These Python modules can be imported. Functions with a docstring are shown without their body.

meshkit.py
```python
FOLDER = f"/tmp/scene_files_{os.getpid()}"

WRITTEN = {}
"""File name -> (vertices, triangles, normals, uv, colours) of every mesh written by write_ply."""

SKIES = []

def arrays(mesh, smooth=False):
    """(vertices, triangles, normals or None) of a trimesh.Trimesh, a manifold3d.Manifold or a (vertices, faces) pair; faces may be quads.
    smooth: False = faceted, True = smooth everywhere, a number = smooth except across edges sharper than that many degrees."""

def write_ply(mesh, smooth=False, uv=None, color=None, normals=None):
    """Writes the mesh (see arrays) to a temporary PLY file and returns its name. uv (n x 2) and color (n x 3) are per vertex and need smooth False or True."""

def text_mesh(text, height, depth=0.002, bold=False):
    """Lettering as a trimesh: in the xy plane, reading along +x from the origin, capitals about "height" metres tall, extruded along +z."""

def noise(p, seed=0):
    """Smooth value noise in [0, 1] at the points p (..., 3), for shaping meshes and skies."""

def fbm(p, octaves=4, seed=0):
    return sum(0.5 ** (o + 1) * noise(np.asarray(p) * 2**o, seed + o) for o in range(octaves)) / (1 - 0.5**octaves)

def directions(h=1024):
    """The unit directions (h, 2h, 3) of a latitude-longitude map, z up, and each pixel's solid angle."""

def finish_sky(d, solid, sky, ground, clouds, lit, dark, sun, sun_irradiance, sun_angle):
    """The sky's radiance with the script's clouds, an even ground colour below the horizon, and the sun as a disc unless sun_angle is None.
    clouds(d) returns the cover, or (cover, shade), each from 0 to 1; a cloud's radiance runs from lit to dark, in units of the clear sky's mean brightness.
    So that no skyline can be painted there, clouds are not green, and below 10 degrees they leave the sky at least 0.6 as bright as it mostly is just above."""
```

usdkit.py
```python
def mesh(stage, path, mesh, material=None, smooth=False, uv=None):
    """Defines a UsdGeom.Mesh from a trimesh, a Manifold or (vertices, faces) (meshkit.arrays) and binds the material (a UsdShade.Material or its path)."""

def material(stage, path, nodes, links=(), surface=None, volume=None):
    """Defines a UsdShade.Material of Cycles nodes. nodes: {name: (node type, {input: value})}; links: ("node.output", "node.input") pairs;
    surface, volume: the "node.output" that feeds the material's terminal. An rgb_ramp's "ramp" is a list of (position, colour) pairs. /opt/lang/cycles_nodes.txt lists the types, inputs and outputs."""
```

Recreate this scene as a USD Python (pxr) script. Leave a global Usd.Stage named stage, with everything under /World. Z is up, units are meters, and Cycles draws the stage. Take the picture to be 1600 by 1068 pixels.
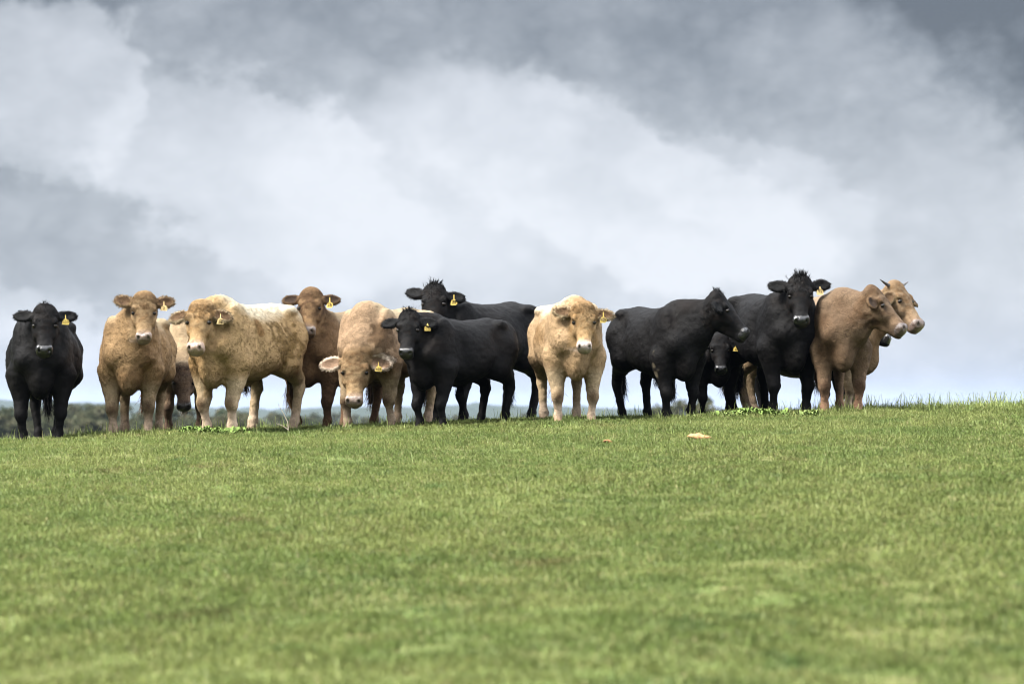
import math, random
import numpy as np
import trimesh
import usdkit, meshkit
from pxr import Gf, Sdf, Usd, UsdGeom, UsdLux, UsdShade, Vt

stage = Usd.Stage.CreateInMemory()
UsdGeom.SetStageUpAxis(stage, 'Z')
UsdGeom.SetStageMetersPerUnit(stage, 1.0)
UsdGeom.Xform.Define(stage, '/World')
UsdGeom.Scope.Define(stage, '/World/Looks')
LOOKS = '/World/Looks/'
T = Sdf.ValueTypeNames

# ------------------------------------------------------------------ camera, sky, sun, exposure
EYE = 1.50                    # eye height; the herd stands on the crest of the slope, 24 m away
FPX = 3778.0                  # 85 mm lens expressed in pixels of a 1600 px wide picture
PITCH = 1.76
EXPOSURE = 3.35
SUN_EL, SUN_AZ = 52.0, -112.0  # azimuth clockwise from +y (the view direction); light from the left, a little behind the camera
SUN_INT, SUN_ANGLE = 0.40, 22.0
SKY_STRENGTH = 0.10

cam = UsdGeom.Camera.Define(stage, '/World/camera')
cam.AddTranslateOp().Set((0, 0, EYE))
cam.AddRotateXOp().Set(90 + PITCH)
cam.CreateHorizontalApertureAttr(36.0)
cam.CreateVerticalApertureAttr(24.0)
cam.CreateFocalLengthAttr(85.0)
cam.CreateFStopAttr(2.0)
cam.CreateFocusDistanceAttr(23.6)
cam.CreateClippingRangeAttr((0.1, 50000.0))
cam.CreateExposureAttr(EXPOSURE)

sd = np.array([math.sin(math.radians(SUN_AZ)) * math.cos(math.radians(SUN_EL)),
               math.cos(math.radians(SUN_AZ)) * math.cos(math.radians(SUN_EL)), math.sin(math.radians(SUN_EL))])
sun = UsdLux.DistantLight.Define(stage, '/World/sun')
sun.CreateIntensityAttr(SUN_INT)
sun.CreateAngleAttr(SUN_ANGLE)
sun.CreateNormalizeAttr(True)
sun.CreateColorAttr(Gf.Vec3f(1.0, 0.955, 0.89))
_r = Gf.Rotation(Gf.Vec3d(0, 0, -1), Gf.Vec3d(*map(float, -sd)))
sun.AddTransformOp().Set(Gf.Matrix4d(_r, Gf.Vec3d(0, 0, 0)))


class Graph:
    """Small expression builder for material node graphs."""
    def __init__(self):
        self.n, self.l, self.k = {}, [], 0

    def node(self, kind, out, vals=None, **links):
        self.k += 1
        nm = f'n{self.k}'
        self.n[nm] = (kind, dict(vals or {}))
        for key, v in links.items():
            if isinstance(v, Ex):
                self.l.append((v.o, f'{nm}.{key}'))
            else:
                self.n[nm][1][key] = v
        return Ex(self, f'{nm}.{out}')

    def math(self, op, a, b=0.0, c=0.0, clamp=False):
        return self.node('math', 'value', {'math_type': op, 'use_clamp': clamp}, value1=a, value2=b, value3=c)

    def noise(self, vec, scale, detail=3.0, rough=0.5, dist=0.0, out='fac'):
        return self.node('noise_texture', out, {'scale': scale, 'detail': detail, 'roughness': rough, 'distortion': dist}, vector=vec)

    def sstep(self, x, a, b, c=0.0, d=1.0):
        return self.node('map_range', 'result', {'range_type': 'smoothstep', 'from_min': a, 'from_max': b, 'to_min': c, 'to_max': d, 'clamp': True}, value=x)

    def mix(self, f, a, b, kind='mix'):
        return self.node('mix', 'color', {'mix_type': kind}, fac=f, color1=a, color2=b)

    def build(self, name, surface=None, volume=None):
        return usdkit.material(stage, LOOKS + name, self.n, self.l, surface=surface.o if surface else None, volume=volume.o if volume else None)


class Ex:
    def __init__(self, g, o): self.g, self.o = g, o
    def __add__(self, b): return self.g.math('add', self, b)
    def __radd__(self, b): return self.g.math('add', self, b)
    def __sub__(self, b): return self.g.math('subtract', self, b)
    def __rsub__(self, b): return self.g.math('subtract', b, self)
    def __mul__(self, b): return self.g.math('multiply', self, b)
    def __rmul__(self, b): return self.g.math('multiply', self, b)


# the sky: physical sky with a deck of grey and white cloud over most of it
g = Graph()
dirn = g.node('texture_coordinate', 'generated')
sep = g.node('separate_xyz', 'x', vector=dirn)
sx, sy, sz = sep, Ex(g, sep.o.split('.')[0] + '.y'), Ex(g, sep.o.split('.')[0] + '.z')
skycol = g.node('sky_texture', 'color', {'sky_type': 'single_scattering', 'sun_disc': False, 'sun_elevation': math.radians(SUN_EL),
                                         'sun_rotation': math.atan2(sd[0], sd[1]), 'altitude': 200.0, 'aerosol_density': 2.0})
wv = g.node('mapping', 'vector', {'mapping_type': 'point', 'scale': (1.0, 1.0, 1.55)}, vector=dirn)
w1 = g.noise(wv, 9.0, 5.0, 0.55)
w2 = g.noise(g.node('mapping', 'vector', {'location': (3.1, 1.7, 5.2), 'scale': (1, 1, 1.5)}, vector=dirn), 8.0, 5.0, 0.55)
w3 = g.noise(g.node('mapping', 'vector', {'location': (7.1, 2.7, 1.2), 'scale': (1, 1, 1.3)}, vector=dirn), 34.0, 6.0, 0.6)
w4 = g.noise(g.node('mapping', 'vector', {'location': (2.1, 8.7, 4.2), 'scale': (1, 1, 1.2)}, vector=dirn), 95.0, 6.0, 0.6)
wx = sx + (w1 - 0.5) * 0.085 + (w3 - 0.5) * 0.034 + (w4 - 0.5) * 0.012
wz = sz + (w2 - 0.5) * 0.060 + (w3 - 0.5) * 0.028 + (w4 - 0.5) * 0.012
front = g.sstep(sy, 0.2, 0.8)


def px(u, v):
    return (u - 800) / FPX, (650 - v) / FPX


def blob(u, v, ru, rv, ang, amp, soft=(1.22, 0.45)):
    """a cloud mass: soft ellipse, centre and radii as angles"""
    cx, cz = px(u, v)
    ca, sa = math.cos(math.radians(ang)), math.sin(math.radians(ang))
    dx, dz = wx - cx, wz - cz
    p = (dx * ca - dz * sa) * (FPX / ru)
    q = (dx * sa + dz * ca) * (FPX / rv)
    r2 = p * p + q * q
    return g.sstep(r2, soft[0] ** 2, soft[1] ** 2, 0.0, amp)


horizon = g.sstep(wz, 0.19, 0.045)                              # brighter low down
lum = horizon * 0.56 + 0.36
for b in [(110, 180, 160, 120, 25, 0.24, (1.07, 0.84)), (430, 300, 280, 130, 22, 0.22, (1.08, 0.82)), (560, 330, 170, 120, 10, 0.16), (960, 300, 400, 150, 24, 0.30, (1.08, 0.82)),
          (1200, 330, 200, 110, 22, 0.16, (1.07, 0.84)), (690, 330, 300, 110, 18, 0.16), (60, 480, 130, 75, 12, 0.2, (1.08, 0.8)), (830, 200, 130, 90, 15, 0.14),
          (1230, 500, 260, 80, 10, 0.12)]:
    lum = lum + blob(*b) * front
for b in [(40, 350, 280, 110, 12, 0.30), (1640, 10, 420, 200, 30, 0.36), (1420, 560, 330, 90, 5, 0.10), (20, 0, 240, 60, 10, 0.22)]:
    lum = lum - blob(*b) * front


def billow(scale, loc):
    n_ = g.noise(g.node('mapping', 'vector', {'location': loc, 'scale': (1, 1, 1.35)}, vector=dirn), scale, 5.0, 0.5)
    return g.math('absolute', n_ * 2.0 - 1.0)


puff = billow(13.0, (1.1, 4.2, 0.3)) * 0.40 + billow(31.0, (5.1, 0.2, 2.3)) * 0.36 + billow(70.0, (2.1, 3.2, 7.3)) * 0.24
lum = lum + (puff - 0.15) * 0.70 + (g.noise(wv, 22.0, 7.0, 0.55) - 0.5) * 0.30 + (g.noise(wv, 4.0, 4.0, 0.5) - 0.5) * 0.3 * g.sstep(wz, 0.05, 0.3)
lum = lum - g.sstep(sz, 0.06, 0.0) * 0.02
high = g.sstep(sz, 0.16, 0.5)
lum = lum + high * 0.55
lum = g.math('minimum', g.math('maximum', lum, 0.08), 1.32)
cloud = g.node('rgb_ramp', 'color', {'ramp': [(0.0, (0.080, 0.087, 0.098)), (0.25, (0.235, 0.255, 0.283)), (0.5, (0.44, 0.465, 0.50)),
                                              (0.75, (0.62, 0.645, 0.69)), (1.0, (0.76, 0.78, 0.825))]}, fac=g.math('divide', lum, 1.32))
CLOUD_GAIN = 0.101 / SKY_STRENGTH
cg = g.node('mix', 'color', {'mix_type': 'multiply', 'fac': 1.0, 'color2': (CLOUD_GAIN,) * 3}, color1=cloud)
zen = g.sstep(sz, 0.18, 0.75, 1.0, 7.0)                         # sky above the view boosted well past plain overcast, to light the ground
cg = g.mix(1.0, cg, g.node('combine_color', 'color', r=zen, g=zen, b=zen), 'multiply')
allsky = g.mix(0.985, skycol, cg)
bg = g.node('background_shader', 'background', {'strength': SKY_STRENGTH}, color=allsky)
skymat = g.build('sky_with_clouds', bg)
dome = UsdLux.DomeLight.Define(stage, '/World/sky')
dome.GetPrim().SetCustomDataByKey('kind', 'structure')
UsdShade.MaterialBindingAPI.Apply(dome.GetPrim()).Bind(skymat)

# ------------------------------------------------------------------ helpers
COUNT = {}


def numbered(name, parent='/World'):
    k = COUNT.get((str(parent), name), 0)
    COUNT[(str(parent), name)] = k + 1
    return f'{parent}/{name}' if k == 0 else f'{parent}/{name}_{k:03d}'


def tag(prim, label=None, category=None, group=None, kind=None):
    for k, v in (('label', label), ('category', category), ('group', group), ('kind', kind)):
        if v:
            prim.SetCustomDataByKey(k, v)
    return prim


def vnormals(v, f):
    n = np.cross(v[f[:, 1]] - v[f[:, 0]], v[f[:, 2]] - v[f[:, 0]])
    out = np.stack([np.bincount(f.ravel(), np.repeat(n[:, k], 3), len(v)) for k in range(3)], 1)
    return out / np.maximum(np.linalg.norm(out, axis=1, keepdims=True), 1e-12)


def put(name, v, f, mat, parent='/World', normals=None, col=None, wet=None, smooth=False, path=None):
    p = path or numbered(name, parent)
    m = UsdGeom.Mesh.Define(stage, p)
    v, f = np.asarray(v, np.float32), np.asarray(f, np.int32)
    m.CreatePointsAttr(Vt.Vec3fArray.FromNumpy(np.ascontiguousarray(v)))
    m.CreateFaceVertexCountsAttr(Vt.IntArray.FromNumpy(np.full(len(f), f.shape[1], np.int32)))
    m.CreateFaceVertexIndicesAttr(Vt.IntArray.FromNumpy(np.ascontiguousarray(f).ravel()))
    m.CreateSubdivisionSchemeAttr('none')
    m.CreateExtentAttr(Vt.Vec3fArray.FromNumpy(np.stack([v.min(0), v.max(0)])))
    if normals is None and smooth:
        tri = f if f.shape[1] == 3 else np.vstack([f[:, [0, 1, 2]], f[:, [0, 2, 3]]])
        normals = vnormals(v.astype(float), tri)
    if normals is not None:
        m.CreateNormalsAttr(Vt.Vec3fArray.FromNumpy(np.ascontiguousarray(normals, np.float32)))
        m.SetNormalsInterpolation('vertex')
    api = UsdGeom.PrimvarsAPI(m)
    if col is not None:
        api.CreatePrimvar('coat', T.Color3fArray, 'vertex').Set(Vt.Vec3fArray.FromNumpy(np.ascontiguousarray(col, np.float32)))
    if wet is not None:
        api.CreatePrimvar('wet', T.FloatArray, 'vertex').Set(Vt.FloatArray.FromNumpy(np.ascontiguousarray(wet, np.float32)))
    UsdShade.MaterialBindingAPI.Apply(m.GetPrim()).Bind(mat)
    return m.GetPrim()


def xform(name, loc, rotz=0.0, scale=1.0, parent='/World'):
    x = UsdGeom.Xform.Define(stage, numbered(name, parent))
    x.AddTranslateOp().Set(Gf.Vec3d(*map(float, loc)))
    if rotz:
        x.AddRotateZOp().Set(float(rotz))
    if scale != 1.0:
        x.AddScaleOp().Set(Gf.Vec3f(*([float(scale)] * 3)))
    return x.GetPrim()


def sm(x, a, b):
    t = np.clip((np.asarray(x, float) - a) / (b - a), 0, 1)
    return t * t * (3 - 2 * t)


def smin(a, b, k):
    h = np.clip(0.5 + 0.5 * (b - a) / k, 0, 1)
    return b + (a - b) * h - k * h * (1 - h)


def smax(a, b, k):
    return -smin(-a, -b, k)


def unit(v):
    v = np.asarray(v, float)
    return v / np.maximum(np.linalg.norm(v, axis=-1, keepdims=True), 1e-12)


# ------------------------------------------------------------------ the lie of the land
def ground(x, y, fine=True):
    x, y = np.asarray(x, float), np.asarray(y, float)
    xt = 40 * np.tanh(x / 40)
    crest = -0.0686 + 0.029 * xt
    # slope .062 up to y=20, easing to level at y=25, falling away beyond
    z = np.where(y < 20, -0.155 - 0.062 * (20 - y), 0.0)
    t = np.clip(y, 20, 25) - 20
    z = np.where(y >= 20, -0.155 + 0.062 * t - 0.0062 * t * t, z)
    t2 = np.clip(y - 25, 0, 12)
    z = z - np.where(y > 25, 0.0028 * t2 * t2, 0)
    t3 = np.clip(y - 37, 0, 170)
    z = z - np.where(y > 37, 0.0672 * t3, 0)
    z = z + crest * (1 - sm(y, 60, 250))
    # far country
    far = sm(y, 1100, 3300)
    A = 15 - 0.018 * np.clip(x, -900, 900) + 4 * np.sin(x / 260.0 + 0.5) + 3 * np.sin(x / 97.0 + 2.0)
    z = z + far * A - sm(y, 3600, 7000) * 60
    if fine:
        near = 1 - sm(y, 60, 120)
        p = np.stack([x, y, 0 * x], -1)
        z = z + near * (0.06 * (meshkit.noise(p / 1.9, 3) - 0.5) + 0.03 * (meshkit.noise(p / 0.7, 5) - 0.5))
        w = sm(y, 1400, 2200)
        z = z + w * (12 * (meshkit.noise(p / 46.0, 7) - .4) + 9 * (meshkit.noise(p / 21.0, 9) - .5)) 
        z = z + 0.05 * np.exp(-((x - 2.40) ** 2 / 0.35 + (y - 23.9) ** 2 / 0.25)) + 0.04 * np.exp(-((x + 2.95) ** 2 / 0.08 + (y - 23.0) ** 2 / 0.1))
    z = z - 0.065 * sm(-x, 2.9, 5.4) * (1 - sm(y, 60, 120))
    return EYE + z


# materials of the setting
g = Graph()
pos = g.node('geometry', 'position')
f1 = g.noise(pos, 0.9, 4.0, 0.6)
f2 = g.noise(pos, 7.0, 5.0, 0.65)
c = g.mix(g.sstep(f1, 0.35, 0.65), (0.062, 0.085, 0.022), (0.085, 0.088, 0.030))
c = g.mix(g.sstep(f2, 0.55, 0.75), c, (0.105, 0.075, 0.040))
dist = g.node('separate_xyz', 'y', vector=pos)
wood = g.mix(g.noise(pos, 0.05, 3.0, 0.6), (0.016, 0.024, 0.018), (0.034, 0.040, 0.026))
c = g.mix(g.sstep(dist, 300.0, 900.0), c, wood)
bmp = g.node('bump', 'normal', {'strength': 0.6, 'distance': 0.03}, height=f2)
ps = g.node('principled_bsdf', 'BSDF', {'roughness': 0.9, 'specular_ior_level': 0.1}, base_color=c, normal=bmp)
GROUND = g.build('pasture_soil', ps)

ang = np.radians(np.concatenate([np.arange(-80, -26, 2.0), np.arange(-26, 26, 0.16), np.arange(26, 80.1, 2.0)]))
rad = np.concatenate([np.arange(4, 92, 0.4), np.geomspace(92, 1500, 60)[:-1], np.linspace(1500, 3800, 110), np.geomspace(3850, 9000, 12)])
aa, rr = np.meshgrid(ang, rad)
gx, gy = rr * np.sin(aa), rr * np.cos(aa) - 30
gz = ground(gx, gy)
V = np.stack([gx, gy, gz], -1).reshape(-1, 3)
na, nr = len(ang), len(rad)
i, j = np.meshgrid(np.arange(nr - 1), np.arange(na - 1), indexing='ij')
F = np.stack([i * na + j, i * na + j + 1, (i + 1) * na + j + 1, (i + 1) * na + j], -1).reshape(-1, 4)[:, ::-1]
tag(put('ground', V, F, GROUND, smooth=True), 'grassy hillside rising to the crest with valley and blue wooded hills beyond', kind='structure')

# ------------------------------------------------------------------ cattle
def coat_mat(name, rough, spec, sheen, bump, grain):
    g = Graph()
    a = g.node('attribute', 'color', {'attribute': 'coat'})
    w = g.node('attribute', 'fac', {'attribute': 'wet'})
    pos = g.node('texture_coordinate', 'object')
    n1 = g.noise(pos, 28.0, 4.0, 0.6, 1.2)
    n2 = g.noise(pos, 90.0, 3.0, 0.6)
    k = g.node('map_range', 'result', {'from_min': 0.3, 'from_max': 0.7, 'to_min': 1 - grain, 'to_max': 1 + grain}, value=n1)
    kc = g.node('combine_color', 'color', r=k, g=k, b=k)
    c = g.node('mix', 'color', {'mix_type': 'multiply', 'fac': 1.0}, color1=a, color2=kc)
    b1 = g.node('bump', 'normal', {'strength': bump, 'distance': 0.02}, height=n1 + n2 * 0.5)
    r = g.math('subtract', rough, w * (rough - 0.22))
    s = g.math('add', spec, w * 0.5)
    p = g.node('principled_bsdf', 'BSDF', {'sheen_weight': sheen, 'sheen_roughness': 0.4}, base_color=c, normal=b1, roughness=r, specular_ior_level=s)
    return g.build(name, p)


def hair_mat(name, rough, spec):
    g = Graph()
    a = g.node('attribute', 'color', {'attribute': 'coat'})
    p = g.node('principled_bsdf', 'BSDF', {'roughness': rough, 'specular_ior_level': spec}, base_color=a)
    tr = g.node('translucent_bsdf', 'BSDF', color=a)
    return g.build(name, g.node('mix_closure', 'closure', {'fac': 0.2}, closure1=p, closure2=tr))


SKIN_TAN, SKIN_BLACK = coat_mat('tan_coat', 0.8, 0.08, 0.0, 0.6, 0.26), coat_mat('black_coat', 0.65, 0.06, 0.0, 0.35, 0.25)
HAIR_TAN, HAIR_BLACK = hair_mat('tan_hair', 0.7, 0.08), hair_mat('black_hair', 0.45, 0.10)


def plain(name, col, rough=0.5, spec=0.5, noise=0.0, scale=30.0):
    g = Graph()
    if noise:
        n = g.noise(g.node('texture_coordinate', 'object'), scale, 3.0, 0.6)
        c = g.mix(g.sstep(n, 0.35, 0.65), tuple(x * (1 - noise) for x in col), tuple(x * (1 + noise) for x in col))
    else:
        c = col
    return g.build(name, g.node('principled_bsdf', 'BSDF', {'roughness': rough, 'specular_ior_level': spec}, base_color=c))


EYE_M = plain('eye_dark', (0.006, 0.004, 0.003), 0.16, 0.35)
HOOF_M = plain('hoof_horn', (0.05, 0.04, 0.032), 0.6, 0.3, 0.4)
TAG_M = plain('tag_yellow', (0.52, 0.38, 0.09), 0.45, 0.4, 0.08, 60)
TAG_PALE = plain('tag_pale_yellow', (0.52, 0.38, 0.17), 0.45, 0.4, 0.08, 60)
INK_M = plain('tag_ink', (0.10, 0.065, 0.012), 0.6, 0.3)
STUD_M = plain('tag_stud_white', (0.75, 0.74, 0.70), 0.4, 0.4)
HORN_M = plain('horn', (0.045, 0.040, 0.040), 0.45, 0.4, 0.5, 40)

EDGES = [(0, 1), (2, 3), (4, 5), (6, 7), (0, 2), (1, 3), (4, 6), (5, 7), (0, 4), (1, 5), (2, 6), (3, 7)]
CORN = np.array([[(c >> 2) & 1, (c >> 1) & 1, c & 1] for c in range(8)])


def surface_nets(Fd, org, h):
    s = Fd < 0
    cnt = sum(s[a:a + s.shape[0] - 1, b:b + s.shape[1] - 1, c:c + s.shape[2] - 1].astype(np.int8) for a, b, c in CORN)
    act = (cnt > 0) & (cnt < 8)
    idx = np.argwhere(act)
    ids = np.full(act.shape, -1, np.int64)
    ids[act] = np.arange(len(idx))
    vals = np.stack([Fd[idx[:, 0] + a, idx[:, 1] + b, idx[:, 2] + c] for a, b, c in CORN], 1).astype(float)
    acc, num = np.zeros((len(idx), 3)), np.zeros(len(idx))
    for a, b in EDGES:
        va, vb = vals[:, a], vals[:, b]
        x = (va < 0) != (vb < 0)
        t = np.where(x, va / np.where(x, va - vb, 1), 0)
        acc += np.where(x[:, None], CORN[a] + t[:, None] * (CORN[b] - CORN[a]), 0)
        num += x
    v = (idx + acc / num[:, None]) * h + org
    quads = []
    for ax in range(3):
        sl0, sl1 = [slice(None)] * 3, [slice(None)] * 3
        sl0[ax], sl1[ax] = slice(0, -1), slice(1, None)
        cr = s[tuple(sl0)] != s[tuple(sl1)]
        e = np.argwhere(cr)
        o1, o2 = [(1, 2), (2, 0), (0, 1)][ax]
        ok = (e[:, o1] > 0) & (e[:, o2] > 0) & (e[:, o1] < act.shape[o1]) & (e[:, o2] < act.shape[o2])
        e = e[ok]
        q = []
        for d1, d2 in ((1, 1), (0, 1), (0, 0), (1, 0)):
            k = e.copy()
            k[:, o1] -= d1
            k[:, o2] -= d2
            q.append(ids[k[:, 0], k[:, 1], k[:, 2]])
        q = np.stack(q, 1)
        flip = ~s[e[:, 0], e[:, 1], e[:, 2]]
        q[flip] = q[flip][:, ::-1]
        quads.append(q)
    return v, np.vstack(quads)


from scipy.interpolate import PchipInterpolator as PI
TX = [-.86, -.82, -.76, -.62, -.46, -.25, 0.0, .20, .38, .52, .64, .72, .77]
TTOP = PI(TX, [1.00, 1.10, 1.165, 1.215, 1.235, 1.21, 1.195, 1.205, 1.235, 1.245, 1.18, 1.06, .90])
TBOT = PI(TX, [.95, .86, .77, .70, .62, .545, .490, .485, .515, .55, .60, .68, .80])
TWID = PI(TX, [.03, .12, .19, .265, .30, .35, .375, .345, .27, .205, .150, .10, .03])
HT = [-.085, -.05, .0, .07, .13, .19, .26, .34, .41, .455, .49, .515]
HTOP = PI(HT, [-.05, .02, .060, .078, .076, .062, .045, .036, .032, .032, .022, -.02])
HBOT = PI(HT, [-.06, -.13, -.185, -.225, -.245, -.245, -.222, -.185, -.160, -.150, -.138, -.09])
HWID = PI(HT, [.03, .098, .128, .137, .138, .124, .096, .080, .079, .087, .082, .035])


class Sculpt:
    def __init__(self, lo, hi, h):
        self.h, self.org = h, np.array(lo, float)
        n = np.ceil((np.array(hi) - lo) / h).astype(int) + 1
        self.n = n
        self.F = np.full(n, 0.5, np.float32)
        self.ax = [self.org[k] + h * np.arange(n[k]) for k in range(3)]

    def box(self, lo, hi):
        a = np.clip(np.floor((np.array(lo) - self.org) / self.h).astype(int), 0, self.n - 1)
        b = np.clip(np.ceil((np.array(hi) - self.org) / self.h).astype(int) + 1, 1, self.n)
        sl = tuple(slice(a[k], b[k]) for k in range(3))
        return sl, np.meshgrid(*[self.ax[k][sl[k]] for k in range(3)], indexing='ij', sparse=True)

    def add(self, lo, hi, fn, k=0.06, sub=False):
        m = k + 0.05
        sl, (X, Y, Z) = self.box(np.array(lo) - m, np.array(hi) + m)
        d = fn(X, Y, Z)
        self.F[sl] = smax(self.F[sl], -d, k) if sub else smin(self.F[sl], d, k)

    def cone(self, a, b, ra, rb, k=0.06):
        a, b = np.array(a, float), np.array(b, float)
        ab = b - a
        L2 = ab @ ab + 1e-12
        R = max(ra, rb)

        def fn(X, Y, Z):
            t = np.clip(((X - a[0]) * ab[0] + (Y - a[1]) * ab[1] + (Z - a[2]) * ab[2]) / L2, 0, 1)
            return np.sqrt((X - a[0] - t * ab[0]) ** 2 + (Y - a[1] - t * ab[1]) ** 2 + (Z - a[2] - t * ab[2]) ** 2) - (ra + (rb - ra) * t)
        self.add(np.minimum(a, b) - R, np.maximum(a, b) + R, fn, k)

    def ell(self, c, r, k=0.06, R=None, sub=False):
        c, r = np.array(c, float), np.array(r, float)
        R = np.eye(3) if R is None else np.array(R)      # rows: axes of the ellipsoid
        ext = np.sqrt(((R * r[:, None]) ** 2).sum(0))

        def fn(X, Y, Z):
            q0 = np.sqrt(sum((((X - c[0]) * R[i, 0] + (Y - c[1]) * R[i, 1] + (Z - c[2]) * R[i, 2]) / r[i]) ** 2 for i in range(3)))
            q1 = np.sqrt(sum((((X - c[0]) * R[i, 0] + (Y - c[1]) * R[i, 1] + (Z - c[2]) * R[i, 2]) / r[i] ** 2) ** 2 for i in range(3)))
            return q0 * (q0 - 1) / np.maximum(q1, 1e-6)
        self.add(c - ext, c + ext, fn, k, sub)


def sections(A, B, W, X, Y, Z, pw, pear):
    top, bot, w = A(X), B(X), W(X)
    c, b = (top + bot) / 2, np.maximum((top - bot) / 2, 0.004)
    zn = (Z - c) / b
    w = np.maximum(w, 0.004) * (1 + pear * np.clip(zn, -1.3, 1.3))
    r = ((np.abs(Y) / w) ** pw + np.abs(zn) ** pw) ** (1 / pw)
    return (r - 1) * np.minimum(np.minimum(w, b), 0.3)


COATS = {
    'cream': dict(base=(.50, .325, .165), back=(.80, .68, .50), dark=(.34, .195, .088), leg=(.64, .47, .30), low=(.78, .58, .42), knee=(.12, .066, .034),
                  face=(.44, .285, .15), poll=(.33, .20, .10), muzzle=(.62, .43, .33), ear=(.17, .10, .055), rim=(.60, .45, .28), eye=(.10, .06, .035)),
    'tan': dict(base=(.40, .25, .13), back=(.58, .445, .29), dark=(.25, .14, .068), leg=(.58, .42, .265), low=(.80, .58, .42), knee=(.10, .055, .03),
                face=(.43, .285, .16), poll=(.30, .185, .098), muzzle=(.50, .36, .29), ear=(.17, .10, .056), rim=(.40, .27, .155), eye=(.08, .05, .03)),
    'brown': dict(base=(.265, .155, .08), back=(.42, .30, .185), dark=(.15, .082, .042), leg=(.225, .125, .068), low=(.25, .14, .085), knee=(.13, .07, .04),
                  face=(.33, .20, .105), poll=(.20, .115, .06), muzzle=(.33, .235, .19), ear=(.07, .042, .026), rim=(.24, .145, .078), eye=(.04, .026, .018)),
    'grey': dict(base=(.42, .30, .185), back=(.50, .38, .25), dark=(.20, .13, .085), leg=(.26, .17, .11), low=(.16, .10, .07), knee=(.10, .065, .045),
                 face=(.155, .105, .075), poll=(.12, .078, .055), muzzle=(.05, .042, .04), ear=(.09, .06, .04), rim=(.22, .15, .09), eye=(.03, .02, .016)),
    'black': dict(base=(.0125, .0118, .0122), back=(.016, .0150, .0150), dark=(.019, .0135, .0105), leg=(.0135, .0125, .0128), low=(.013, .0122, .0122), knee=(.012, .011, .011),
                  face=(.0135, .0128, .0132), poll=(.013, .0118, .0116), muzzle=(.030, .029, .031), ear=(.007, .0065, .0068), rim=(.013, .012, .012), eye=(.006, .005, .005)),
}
for _k, _c in COATS.items():
    for _p in _c:
        if _k != 'black':
            _m = sum(_c[_p]) / 3
            _c[_p] = tuple(max(_m + 1.08 * (q - _m), .01) * w for q, w in zip(_c[_p], (.95, 1.0, 1.02)))
        _c[_p] = tuple(x * {'black': .27, 'cream': .40, 'tan': .35, 'brown': .29, 'grey': .42}[_k] for x in _c[_p])


def hair_mesh(p, n, d, L, w, col, rng, curl=0.5):
    """locks of hair: flat tapering blades of three triangles each; shading follows the skin below"""
    N = len(p)
    side = unit(np.cross(n, d) + rng.normal(0, .2, (N, 3)))
    bend = unit(d - curl * n + rng.normal(0, .3, (N, 3)))
    root = p - n * 0.004
    mid = root + d * (L * .5)[:, None]
    tip = mid + bend * (L * .5)[:, None]
    W = side * (w / 2)[:, None]
    v = np.stack([root - W, root + W, mid - W * .8, mid + W * .8, tip], 1).reshape(-1, 3)
    b = np.arange(N)[:, None] * 5
    f = np.concatenate([b + [0, 3, 1], b + [0, 2, 3], b + [2, 4, 3]], 1).reshape(-1, 3)
    nn = unit(n + rng.normal(0, .42, (N, 3)) + 0.10 * d)
    nn = np.repeat(nn, 5, 0)
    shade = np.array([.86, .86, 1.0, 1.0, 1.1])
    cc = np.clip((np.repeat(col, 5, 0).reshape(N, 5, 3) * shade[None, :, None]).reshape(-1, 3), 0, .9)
    return v, f, nn, cc


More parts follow.
